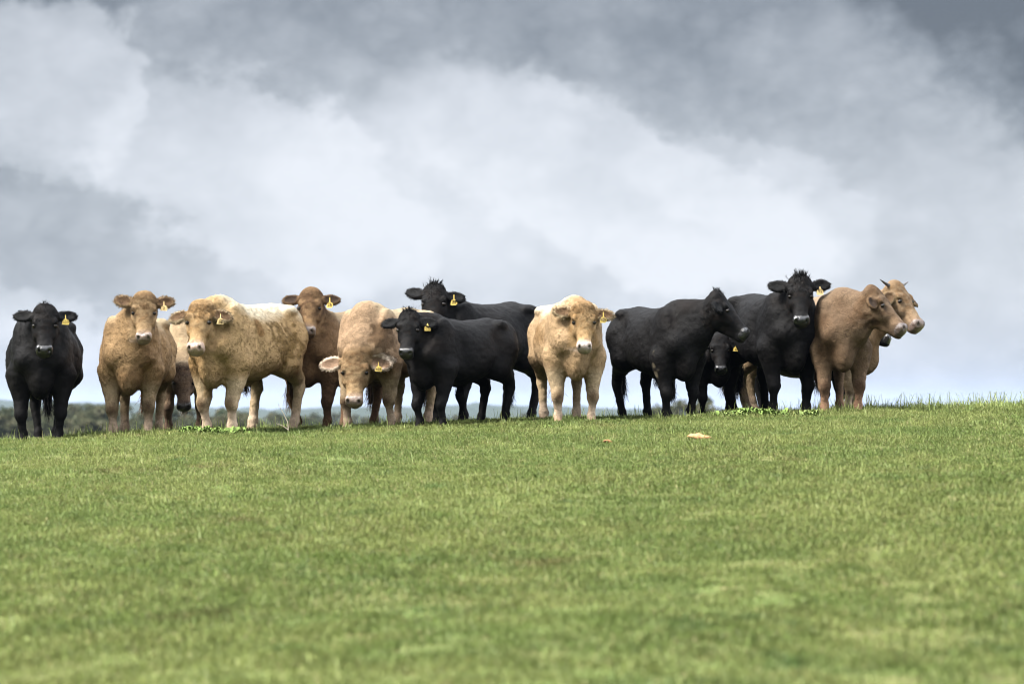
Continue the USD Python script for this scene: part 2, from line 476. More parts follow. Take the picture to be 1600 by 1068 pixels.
def pix(u, v, Y):
    """a point at depth Y seen at u, v (small-angle camera)"""
    return np.array([(u - 800) / FPX * Y, Y, EYE + (650 - v) / FPX * Y])


def plate(rng_shape):
    from shapely.geometry import Polygon
    return Polygon(rng_shape)


TAG_SHAPES = {
    'dome': [(-.042, -.062), (.034, -.064), (.040, -.05), (.040, -.030), (.032, -.012), (.016, -.003), (.006, 0), (.0045, .045), (-.0045, .045), (-.006, 0), (-.016, -.003), (-.028, -.016), (-.034, -.04)],
    'house': [(-.037, -.076), (.037, -.076), (.036, -.028), (.010, -.004), (.004, .02), (-.004, .02), (-.010, -.004), (-.036, -.028)],
    'round': [(-.040, -.062), (-.030, -.070), (.020, -.068), (.036, -.052), (.038, -.026), (.026, -.008), (.006, 0), (.0045, .055), (-.0045, .055), (-.006, 0), (-.024, -.008), (-.034, -.03)],
}


def cow(label, group, u, Yd, H, poll, yaw, pitch=58, s=1.0, fat=1.0, coat='black', tagtxt=None, tagshape='dome', tagmat=None, seed=1, roll=0,
        feet=None, ears=(0, 0), tuft=0.0, horns=False, sheath=False, stud=None, mud=(), back_tone=1.0, tail_sway=0.0, drool=False, name='cow', h=0.0128, nhair=34000,
        earl=1.1, heads=0.86, hairlen=1.0, neck=1.0, cat='cow', belly=0.0, tagline2=None, polld=None):
    rng = np.random.default_rng(seed)
    C = COATS[coat] if isinstance(coat, str) else coat
    black = C['base'][0] < .05
    X0 = (u - 800) / FPX * Yd
    bz = float(ground(X0, Yd))
    view = -math.degrees(math.atan2(X0, Yd))            # headings are given against the line of sight
    H, yaw = H + view, yaw + view
    s = s * 1.025
    Hr = math.radians(H)
    fw, lf = np.array([math.sin(Hr), -math.cos(Hr), 0]), np.array([math.cos(Hr), math.sin(Hr), 0])
    Rw = np.stack([fw, lf, [0, 0, 1]])                     # rows: local axes in world
    base = np.array([X0, Yd, bz - .035])                 # hooves stand down in the turf
    toL = lambda p: (Rw @ (np.array(p, float) - base)) / s
    # head frame in local space
    Py = polld if polld is not None else Yd - 0.70 * s * math.cos(Hr)
    P = toL(pix(poll[0], poll[1], Py))
    ya, pa = math.radians(yaw), math.radians(pitch)
    hx = np.array([math.sin(ya) * math.cos(pa), -math.cos(ya) * math.cos(pa), -math.sin(pa)])
    hz = np.array([math.sin(ya) * math.sin(pa), -math.cos(ya) * math.sin(pa), math.cos(pa)])
    hy = np.cross(hz, hx)
    ro = math.radians(roll)
    hy, hz = hy * math.cos(ro) + hz * math.sin(ro), hz * math.cos(ro) - hy * math.sin(ro)
    HR = np.stack([Rw @ hx, Rw @ hy, Rw @ hz])             # rows: head axes in local coordinates
    hs = heads
    hp = lambda t, y, z: P + hs * (t * HR[0] + y * HR[1] + z * HR[2])
    # feet
    ft = {'fl': (.45, .165), 'fr': (.45, -.165), 'hl': (-.58, .17), 'hr': (-.58, -.17)}
    ft.update(feet or {})
    FT = {}
    for k, (fx, fy) in ft.items():
        wp = base + s * (fx * fw + fy * lf)
        FT[k] = np.array([fx, fy, (float(ground(wp[0], wp[1])) - bz) / s])
    pts = np.vstack([P, hp(-.2, .1, .1), hp(-.2, -.1, 0), hp(.56, 0, 0), hp(.05, .33, 0), hp(.05, -.33, 0), hp(.1, 0, .2), [-.98, -.42 * fat, 0], [.85, .42 * fat, 1.34], [0, 0, min(f[2] for f in FT.values())]])
    S = Sculpt(pts.min(0) - .06, pts.max(0) + .06, h / s)
    # trunk
    S.add((-.9, -.46 * fat, .38), (.8, .46 * fat, 1.3), lambda X, Y, Z: smax(sections(TTOP, lambda x: TBOT(x) - belly * np.exp(-((x + .05) / .4) ** 2), lambda x: TWID(x) * fat, np.clip(X, TX[0], TX[-1]), Y, Z, 2.15, -.09), np.maximum(X - .66, -.84 - X), .07), .05)
    S.ell((.57, 0, .62), (.17, .105 * fat, .19), .10)                        # brisket
    for sd_ in (1, -1):
        S.ell((.44, sd_ * .200 * fat, .86), (.19, .090, .33), .05)
        S.ell((.62, sd_ * .165 * fat, .80), (.09, .07, .09), .07)            # point of shoulder
        S.ell((.24, sd_ * .44 * fat, .90), (.05, .12, .26), .07, sub=True)   # hollow behind the shoulder
        S.ell((-.34, sd_ * .43 * fat, 1.0), (.13, .12, .11), .09, sub=True)  # flank hollow           # shoulder
        S.ell((-.57, sd_ * .175 * fat, .90), (.225, .12, .30), .08)         # thigh
        S.ell((-.47, sd_ * .24 * fat, 1.15), (.085, .06, .05), .06)           # hook bone
        f = FT['fl' if sd_ > 0 else 'fr']
        el = np.array([.42, sd_ * .215 * fat, .66])
        kn = np.array([.30 * el[0] + .70 * f[0] + .035, .3 * el[1] + .7 * f[1], f[2] + .305])
        fe = f + [-.012, 0, .115]
        S.cone(el, kn + [-.02, 0, .07], .128, .062, .07)
        S.cone(kn + [-.02, 0, .07], kn, .060, .055, .03)
        S.ell(kn + [.012, 0, 0], (.055, .056, .068), .03)
        S.cone(kn - [0, 0, .05], fe, .042, .034, .03)
        S.ell(fe, (.044, .043, .040), .03)
        S.cone(fe, f + [.022, 0, .045], .036, .044, .02)
        f = FT['hl' if sd_ > 0 else 'hr']
        st = np.array([-.42, sd_ * .225 * fat, .68])
        hk = np.array([f[0] - .075, .25 * st[1] + .75 * f[1], f[2] + .43])
        fe = f + [-.015, 0, .12]
        S.cone((-.53, sd_ * .18 * fat, .90), st, .185, .130, .08)
        S.cone(st, hk + [.01, 0, .08], .125, .066, .07)
        S.cone(hk + [-.035, 0, .14], hk + [-.03, 0, 0], .030, .045, .03)     # tendon and point of hock
        S.ell(hk + [-.01, 0, .0], (.066, .054, .080), .03)
        S.cone(hk - [0, 0, .06], fe, .046, .038, .03)
        S.ell(fe, (.047, .045, .040), .03)
        S.cone(fe, f + [.022, 0, .045], .039, .046, .02)
    # neck
    wi, ch = np.array([.44, 0, 1.10]), np.array([.58, 0, .84])
    nb, th = hp(-.01, 0, -.075), hp(.09, 0, -.14)
    m1 = (wi + nb) / 2 + [.02, 0, -.01]
    S.cone(wi, m1, .12, .085, .12)
    S.cone(m1, nb, .085, .068, .09)
    mm = (np.array([.50, 0, .97]) + hp(.03, 0, -.10)) / 2
    S.cone((.42, 0, .95), mm, .21 * (.5 + .5 * fat), .135, .08)
    S.cone(mm, hp(.045, 0, -.12), .135, .095, .05)
    m2 = (ch + th) / 2 + [0, 0, -.03]
    S.cone(ch, m2, .165, .125 * neck, .10)
    S.cone(m2, th, .125 * neck, .085 * neck, .06)
    # head
    def head(X, Y, Z):
        dx, dy, dz = X - P[0], Y - P[1], Z - P[2]
        a = (dx * HR[0, 0] + dy * HR[0, 1] + dz * HR[0, 2]) / hs
        b = (dx * HR[1, 0] + dy * HR[1, 1] + dz * HR[1, 2]) / hs
        c_ = (dx * HR[2, 0] + dy * HR[2, 1] + dz * HR[2, 2]) / hs
        ac = np.clip(a, HT[0], HT[-1])
        d = sections(HTOP, HBOT, HWID, ac, b, c_, 2.5, 0.10)
        return (smax(d, np.abs(a - (HT[0] + HT[-1]) / 2) - (HT[-1] - HT[0]) / 2, .02)) * hs
    hb = np.stack([hp(t, y, z) for t in (-.09, .53) for y in (-.15, .15) for z in (-.22, .09)])
    S.add(hb.min(0), hb.max(0), head, .035)
    S.ell(hp(-.018, 0, .022), (.080 * hs, .112 * hs, .066 * hs), .05, HR)           # poll
    for sd_ in (1, -1):
        S.ell(hp(.138, sd_ * .108, .040), (.045 * hs, .030 * hs, .022 * hs), .02, HR)   # brow
        S.ell(hp(.185, sd_ * .130, .024), (.028 * hs, .020 * hs, .022 * hs), .012, HR, sub=True)
        S.ell(hp(.21, sd_ * .100, -.06), (.09 * hs, .03 * hs, .06 * hs), .04, HR)       # cheek
        S.ell(hp(.455, sd_ * .058, -.012), (.040 * hs, .028 * hs, .036 * hs), .02, HR)   # nostril wing
        S.ell(hp(.492, sd_ * .054, .004), (.026 * hs, .013 * hs, .022 * hs), .008, HR, sub=True)
    S.ell(hp(.475, 0, -.108), (.045 * hs, .058 * hs, .026 * hs), .02, HR)          # lower lip
    # ears
    EA = {}
    for sd_, dr in ((1, ears[0]), (-1, ears[1])):
        dr = math.radians(dr)
        # dr > 0 droops towards the muzzle
        ed = unit(HR[1] * sd_ * math.cos(dr) + HR[0] * math.sin(dr) - .16 * HR[2])
        ew = unit(HR[0] - ed * (HR[0] @ ed))
        en = np.cross(ed, ew)
        if en @ HR[2] < 0:
            en = -en
        eb = hp(.052, sd_ * .108, -.006)
        R = np.stack([ed, ew, en])
        ln = earl * hs
        S.cone(eb, eb + ed * .06 * ln, .030 * hs, .034 * hs, .03)
        S.ell(eb + ed * .112 * ln, (.102 * ln, .064 * ln, .030), .02, R)
        S.ell(eb + ed * .118 * ln + en * .030, (.078 * ln, .044 * ln, .026), .012, R, sub=True)
        EA[sd_] = (eb, ed, ew, en, ln)
    # tail
    tl = [(-.80, 0, 1.10), (-.875, 0, 1.02), (-.90, tail_sway * .3, .85), (-.885, tail_sway * .8, .62), (-.87, tail_sway, .46)]
    tr = [.045, .040, .030, .024, .018]
    for k in range(4):
        S.cone(tl[k], tl[k + 1], tr[k], tr[k + 1], .03)
    if sheath:
        S.ell((-.02, 0, .505 - belly), (.10, .035, .05), .06)
    # extraction
    v, q = surface_nets(S.F, S.org, S.h)
    f = np.vstack([q[:, [0, 1, 2]], q[:, [0, 2, 3]]])
    n = vnormals(v, f)
    v = v + n * (0.010 * (meshkit.noise(v * 9 + seed * 7, seed) - .5) + 0.007 * (meshkit.noise(v * 26 + seed, seed + 1) - .5))[:, None]
    n = vnormals(v, f)
    if ((v - v.mean(0)) * n).sum() < 0:
        f = f[:, ::-1]
        n = -n
    # colour by anatomy
    N3 = lambda k, o=0: meshkit.noise(v * k + 13.1 * seed + o, seed + o)
    hc = (v - P) @ HR.T / hs
    t_, y_, z_ = hc.T
    zb = HBOT(np.clip(t_, HT[0], HT[-1])) - .02
    hw = sm(t_, -.10, .03) * (1 - sm(np.abs(y_), .14, .20)) * sm(z_, zb - .03, zb) * (1 - sm(z_, .12, .2)) * (1 - sm(t_, .53, .56))
    A = lambda k: np.array(C[k])
    mixc = lambda c_, k, w: c_ * (1 - w[:, None]) + (A(k) if isinstance(k, str) else np.array(k)) * w[:, None]
    n_lo, n_mid, n_hi = N3(2.2), N3(6, 1), N3(22, 2)
    c = np.tile(A('base'), (len(v), 1))
    c = mixc(c, 'dark', sm(n_lo * .6 + n_mid * .4, .50, .78) * .75)
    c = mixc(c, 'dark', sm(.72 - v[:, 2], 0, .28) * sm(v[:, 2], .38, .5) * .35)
    topw = sm(v[:, 2] + .12 * (n_mid - .5) + .10 * n[:, 2], 1.06, 1.27) * sm(.62 - v[:, 0], 0, .25) * back_tone  # coat blends to its back colour towards the topline
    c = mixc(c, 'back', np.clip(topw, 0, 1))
    legw = sm(.60 - v[:, 2] - .06 * (n_mid - .5), 0, .14) * (1 - hw)
    brisk = (np.abs(v[:, 1]) < .12) & (v[:, 2] > .35)
    legw = np.where(brisk, legw * .3, legw)
    c = mixc(c, 'leg', legw * .9)
    c = mixc(c, 'low', sm(.28 - v[:, 2], 0, .10) * (1 - hw))
    for kf in ('fl', 'fr'):
        ff = FT[kf]
        el = np.array([.40, np.sign(ff[1]) * .20 * fat, .66])
        kn = np.array([.30 * el[0] + .70 * ff[0] + .10, .3 * el[1] + .7 * ff[1], ff[2] + .295])
        c = mixc(c, 'knee', np.exp(-((v - kn) ** 2 / np.array([.06, .065, .075]) ** 2).sum(1)) * .9)
    c = mixc(c, 'dark', sm(.10 - v[:, 2], -.02, .06) * (1 - hw) * .6)
    c = mixc(c, 'face', hw)
    c = mixc(c, 'poll', hw * sm(.13 - t_ + .05 * (n_mid - .5), 0, .12) * .8)
    c = mixc(c, 'dark', hw * sm(N3(30, 5) * .6 + N3(12, 6) * .4, .42, .62) * .8 * (1 - .5 * sm(t_, .3, .4)))
    c = mixc(c, 'dark', hw * np.exp(-((np.abs(y_) - .062 - .03 * (t_ < .3)) / .014) ** 2) * sm(t_, .24, .30) * (1 - sm(t_, .36, .42)) * .6)
    c = mixc(c, np.minimum(A('face') * 1.5, .8), hw * sm(t_, .24, .40) * .7)
    pad = hw * sm(t_ + .25 * z_ + .9 * np.maximum(np.abs(y_) - .05, 0), .442, .458) * sm(z_, -.105, -.085)
    c = mixc(c, 'muzzle', hw * sm(t_, .38, .43) * (.55 if not black else .2))
    c = mixc(c, 'muzzle', pad)
    wet = pad.copy()
    c = mixc(c, np.array(C['muzzle']) * .45, hw * np.exp(-((t_ - .485) / .05) ** 2 - ((z_ + .088) / .012) ** 2) * .8)
    for sd_ in (1, -1):
        c = mixc(c, np.array(C['eye']) * .5, hw * np.exp(-(((t_ - .482) / .026) ** 2 + ((y_ - sd_ * .054) / .016) ** 2 + ((z_ - .008) / .036) ** 2)))
        c = mixc(c, 'eye', np.exp(-(((t_ - .188) / .034) ** 2 + ((y_ - sd_ * .122) / .036) ** 2 + ((z_ - .018) / .030) ** 2)) * .95)
        c = mixc(c, 'eye', np.exp(-(((t_ - .222 + .5 * (np.abs(y_) - .1)) / .034) ** 2 + ((y_ - sd_ * .100) / .016) ** 2)) * hw * .8)
        c = mixc(c, np.minimum(np.array(C['face']) * 1.5, .8), np.exp(-(((t_ - .19) / .06) ** 2 + ((y_ - sd_ * .125) / .04) ** 2 + ((z_ + .0) / .05) ** 2)) * .35)
        eb, ed, ew, en, ln = EA[sd_]
        d = (v - eb)
        ea, ebw, ec = d @ ed / ln, d @ ew / ln, d @ en
        inear = sm(ea, .035, .06) * (1 - sm(ea, .25, .3)) * (1 - sm(np.abs(ebw), .075, .09)) * sm(ec, -.05, -.035) * (1 - sm(ec, .05, .07))
        rr_ = np.sqrt(((ea - .11) / .1) ** 2 + (ebw / .054) ** 2)
        c = mixc(c, 'ear', inear)
        c = mixc(c, 'rim', inear * sm(rr_ + .15 * (n_hi - .5), .72, 1.0))
    for (mp, mr, mcol, thr) in mud:
        dd = np.sqrt((((v - np.array(mp)) / np.array(mr)) ** 2).sum(1))
        c = mixc(c, mcol, sm(1.15 - dd + 1.1 * (N3(20, 8) - .5) + .6 * (n_mid - .5), thr, thr + .35) * .85)
    c = c * (0.88 + .24 * n_hi)[:, None]
    c = np.clip(c, .003, .85)
    # the thing
    root = xform(name, base, math.degrees(math.atan2(fw[1], fw[0])), s)
    tag(root, label, cat, group)
    rp = str(root.GetPath())
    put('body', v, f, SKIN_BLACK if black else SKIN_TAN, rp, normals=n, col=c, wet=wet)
    # coat of hair
    area = np.linalg.norm(np.cross(v[f[:, 1]] - v[f[:, 0]], v[f[:, 2]] - v[f[:, 0]]), axis=1)
    # direction field and length
    legv = sm(.66 - v[:, 2], 0, .15)[:, None] * (1 - hw)[:, None]
    d0 = np.tile(unit([-.75, 0, -.66]), (len(v), 1))
    d0 = d0 * (1 - legv) + np.array([-.1, 0, -1.0]) * legv
    fd = HR[0] * 1.0 + (hc[:, [1]] * 3.0) * HR[1]
    poll_d = unit((t_ - .05)[:, None] * HR[0] + y_[:, None] * HR[1] + .15 * HR[0])
    fd = np.where((t_ < .14)[:, None], poll_d, fd)
    nkd = unit(np.array([.45, 0, .85]) - P)
    nkw = sm(v[:, 0], .45, .75)[:, None] * (1 - hw)[:, None] * (1 - legv)
    d0 = d0 * (1 - nkw) + (nkd * .5 + np.array([0, 0, -.8])) * nkw
    d0 = d0 * (1 - hw)[:, None] + fd * hw[:, None]
    earw = np.zeros(len(v))
    earin = np.zeros(len(v))
    for sd_ in (1, -1):
        eb, ed, ew, en, ln = EA[sd_]
        dv = v - eb
        e1 = sm(dv @ ed / ln, .03, .07) * (1 - sm(np.abs(dv @ ew) / ln, .08, .10)) * sm(dv @ en, -.055, -.035) * (1 - sm(dv @ en, .05, .07)) * (1 - sm(dv @ ed / ln, .26, .3))
        earw = np.maximum(earw, e1)
        rr2 = np.sqrt(((dv @ ed / ln - .112) / .102) ** 2 + (dv @ ew / ln / .064) ** 2)
        earin = np.maximum(earin, e1 * (1 - sm(rr2, .65, .95)))
        out = unit((dv @ ed - .08 * ln)[:, None] * ed + 1.2 * (dv @ ew)[:, None] * ew)
        d0 = d0 * (1 - e1)[:, None] + out * e1[:, None]
    Lh = .027 * (1 - .45 * legw) * (1 - .5 * hw) * (1 - .5 * sm(.3 - v[:, 2], 0, .1) * (1 - hw))
    Lh = np.where(t_ < .14, np.where(hw > .5, .032, Lh), Lh)
    Lh = Lh + earw * .010 - earin * .016 + .012 * sm(.62 - v[:, 2], 0, .1) * sm(v[:, 2], .40, .46) * (np.abs(v[:, 1]) < .16)
    Lh = Lh * (1 - sm(pad, .2, .6)) * (1 - np.maximum.reduce([np.exp(-(((t_ - .188) / .03) ** 2 + ((y_ - sd_ * .125) / .03) ** 2 + (z_ / .025) ** 2)) for sd_ in (1, -1)]))
    Lh = Lh * (.75 if black else hairlen)
    wgt = area * (1 + 1.6 * hw[f].mean(1) + 1.5 * earw[f].mean(1)) * (Lh[f].mean(1) > .006)
    fi = rng.choice(len(f), nhair, p=wgt / wgt.sum())
    r1, r2 = rng.random(nhair), rng.random(nhair)
    r1s = np.sqrt(r1)
    bw = np.stack([1 - r1s, r1s * (1 - r2), r1s * r2], 1)
    tri = f[fi]
    pick = lambda arr: (arr[tri] * (bw[..., None] if arr.ndim == 2 else bw)).sum(1)
    p_, n_, d_, L_, c_, ew_, hw_ = pick(v), unit(pick(n)), pick(d0), pick(Lh), pick(c), pick(earw), pick(hw)
    d_ = unit(d_ - n_ * (d_ * n_).sum(1, keepdims=True))
    q_s = p_ * 44 - d_ * ((p_ * d_).sum(1) * 33)[:, None]                 # tones run in streaks along the lie of the coat
    streak = .55 * meshkit.noise(q_s + seed, seed + 31) + .45 * meshkit.noise(p_ * 60 + seed, seed + 32)
    a_ = (meshkit.noise(p_ * 17 + seed * 3, seed + 20) - .5) * (1.6 if not black else 1.2) * (1 - .6 * ew_) + rng.normal(0, .35, nhair)
    d_ = d_ * np.cos(a_)[:, None] + np.cross(n_, d_) * np.sin(a_)[:, None]
    lift = np.radians(12 + 16 * rng.random(nhair) + 14 * ew_)
    d_ = d_ * np.cos(lift)[:, None] + n_ * np.sin(lift)[:, None]
    lock = (.42 + 1.16 * streak if not black else .6 + .8 * streak) + rng.normal(0, .12, nhair)
    c_ = c_ * lock[:, None]
    L_ = L_ * (.6 + .8 * rng.random(nhair))
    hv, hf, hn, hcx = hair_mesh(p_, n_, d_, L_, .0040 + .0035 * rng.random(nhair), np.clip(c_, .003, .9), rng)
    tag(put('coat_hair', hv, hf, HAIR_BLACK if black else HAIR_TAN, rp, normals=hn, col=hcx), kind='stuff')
    # forelock, tail switch, belly tuft
    def strands(nm, P0, D0, L0, colr, spread, width=.006, gravity=.5, kind=True):
        M = len(P0)
        d1 = unit(D0 + rng.normal(0, spread, (M, 3)))
        a, b_, c1_, d1_ = hair_mesh(P0, unit(d1 + rng.normal(0, .5, (M, 3))), d1, L0, width * (.7 + .6 * rng.random(M)), np.tile(colr, (M, 1)) * (.8 + .4 * rng.random((M, 1))), rng, gravity)
        pr = put(nm, a, b_, HAIR_BLACK if black else HAIR_TAN, rp, normals=c1_, col=d1_)
        if kind:
            tag(pr, kind='stuff')
    if tuft:
        M = 420
        q0 = np.stack([hp(rng.normal(-.02, .03), rng.normal(0, .035), .06 + rng.normal(0, .01)) for _ in range(M)])
        up = Rw @ np.array([0, 0, 1.0])
        fan = (q0 - hp(0, 0, .05)) @ HR[1]
        strands('forelock', q0, up * .9 + HR[1] * (fan * 6)[:, None] - HR[0] * .25, tuft * (.5 + .7 * rng.random(M)), A('poll'), .22, .0065, .5)
    tb = np.array(tl[4])
    M = 380
    tt = rng.random(M)
    q0 = np.array(tl[3]) * (1 - tt[:, None]) + tb * tt[:, None] + rng.normal(0, .016, (M, 3))
    sw = C['dark'] if not black else C['base']
    strands('tail_switch', q0, np.tile([0, 0, -1.0], (M, 1)), .17 + .16 * rng.random(M), np.array(sw), .07, .007, .0)
    if sheath:
        M = 90
        q0 = np.array([-.02, 0, .455 - belly]) + rng.normal(0, [.035, .012, .012], (M, 3))
        strands('belly_tuft', q0, np.tile([-.1, 0, -1.0], (M, 1)), .05 + .07 * rng.random(M), np.array(C['dark']) * .6, .18, .005, .0)
    # eyes
    for sd_ in (1, -1):
        e = trimesh.creation.icosphere(2, .0245 * hs)
        put('eye', (e.vertices @ np.diag([.74, 1.0, .95])) @ HR + hp(.186, sd_ * .1135, .0175), e.faces, EYE_M, rp, smooth=True)
    # hooves
    for k in ('fl', 'fr', 'hl', 'hr'):
        hv_, hf_, o = [], [], 0
        for cs in (1, -1):
            prof = [(-.045, 0), (.085, 0), (.088, .018), (.03, .075), (-.04, .068)]
            for (wy, _) in ((.004, 0), (.050, 0)):
                hv_ += [(px_, cs * (wy - .010 * (pz_ > .03) * (wy > .02)), pz_ - .012) for px_, pz_ in prof]
            a, b_ = np.arange(5) + o, np.arange(5) + o + 5
            hf_ += [(a[0], a[i_ + 1], a[i_ + 2]) for i_ in range(3)] + [(b_[0], b_[i_ + 2], b_[i_ + 1]) for i_ in range(3)]
            for i_ in range(5):
                j_ = (i_ + 1) % 5
                hf_ += [(a[i_], b_[i_], b_[j_]), (a[i_], b_[j_], a[j_])]
            o += 10
        put('hoof', np.array(hv_) + FT[k], np.array(hf_), HOOF_M, rp)
    # ear tag
    if tagtxt is not None:
        sd_ = 1
        eb, ed, ew, en, ln = EA[sd_]
        upl = np.array([0, 0, 1.0])
        o_ = eb + ed * .098 * ln + en * .012 
        nn = unit(en - upl * (en @ upl) * .8 + .35 * (Rw @ np.array([0, -1.0, 0])))
        upv = unit(upl - nn * (upl @ nn))
        rt = np.cross(upv, nn)
        M4 = np.eye(4)
        M4[:3, 0], M4[:3, 1], M4[:3, 2], M4[:3, 3] = rt, upv, nn, o_ - upv * .030 + nn * .022
        pl = trimesh.creation.extrude_polygon(plate(TAG_SHAPES[tagshape]), .003, engine='earcut')
        M4[:3, :3] *= .84
        pl.apply_transform(M4)
        tp = put('ear_tag', pl.vertices, pl.faces, tagmat or TAG_M, rp)
        lines = [tagtxt] if tagline2 is None else [tagtxt, tagline2]
        for li, tx_ in enumerate(lines):
            hgt = .030 if len(lines) == 1 else .022
            tm = meshkit.text_mesh(tx_, hgt, .0015, bold=True)
            b0, b1 = tm.bounds
            sc = min(1.0, .060 / (b1[0] - b0[0]))
            tm.apply_translation([-(b0[0] + b1[0]) / 2, 0, 0])
            tm.apply_scale([sc, 1, 1])
            yb = -.050 if len(lines) == 1 else (-.040 if li == 0 else -.070)
            tm.apply_translation([.001, yb, .0032])
            tm.apply_transform(M4)
            put('number', tm.vertices, tm.faces, INK_M, str(tp.GetPath()))
    if stud is not None:
        eb, ed, ew, en, ln = EA[stud]
        cy = trimesh.creation.cylinder(.017, .010, sections=16)
        z0 = -en
        x0 = unit(np.cross([0, 0, 1.0], z0))
        M4 = np.eye(4)
        M4[:3, 0], M4[:3, 1], M4[:3, 2], M4[:3, 3] = x0, np.cross(z0, x0), z0, eb + ed * .075 * ln - en * .045
        cy.apply_transform(M4)
        put('tag_stud', cy.vertices, cy.faces, STUD_M, rp)
    if horns:
        for sd_ in (1, -1):
            pts_ = [hp(-.02, sd_ * .085, .02), hp(-.04, sd_ * .15, .030), hp(-.055, sd_ * .20, .040), hp(-.075, sd_ * .265, .055)]
            rad_ = [.021, .017, .012, .003]
            pp = np.array(pts_)
            vv, ff = [], []
            for k in range(4):
                tdir = unit(np.gradient(pp, axis=0)[k])
                a1 = unit(np.cross(tdir, HR[2]))
                b1 = np.cross(tdir, a1)
                vv += [pp[k] + rad_[k] * (math.cos(q_) * a1 + math.sin(q_) * b1) for q_ in np.arange(10) * 2 * math.pi / 10]
            for k in range(3):
                for m_ in range(10):
                    a0, b0 = k * 10 + m_, k * 10 + (m_ + 1) % 10
                    ff += [(a0, b0, b0 + 10), (a0, b0 + 10, a0 + 10)]
            put('horn', vv, ff, HORN_M, rp, smooth=True)
    return root


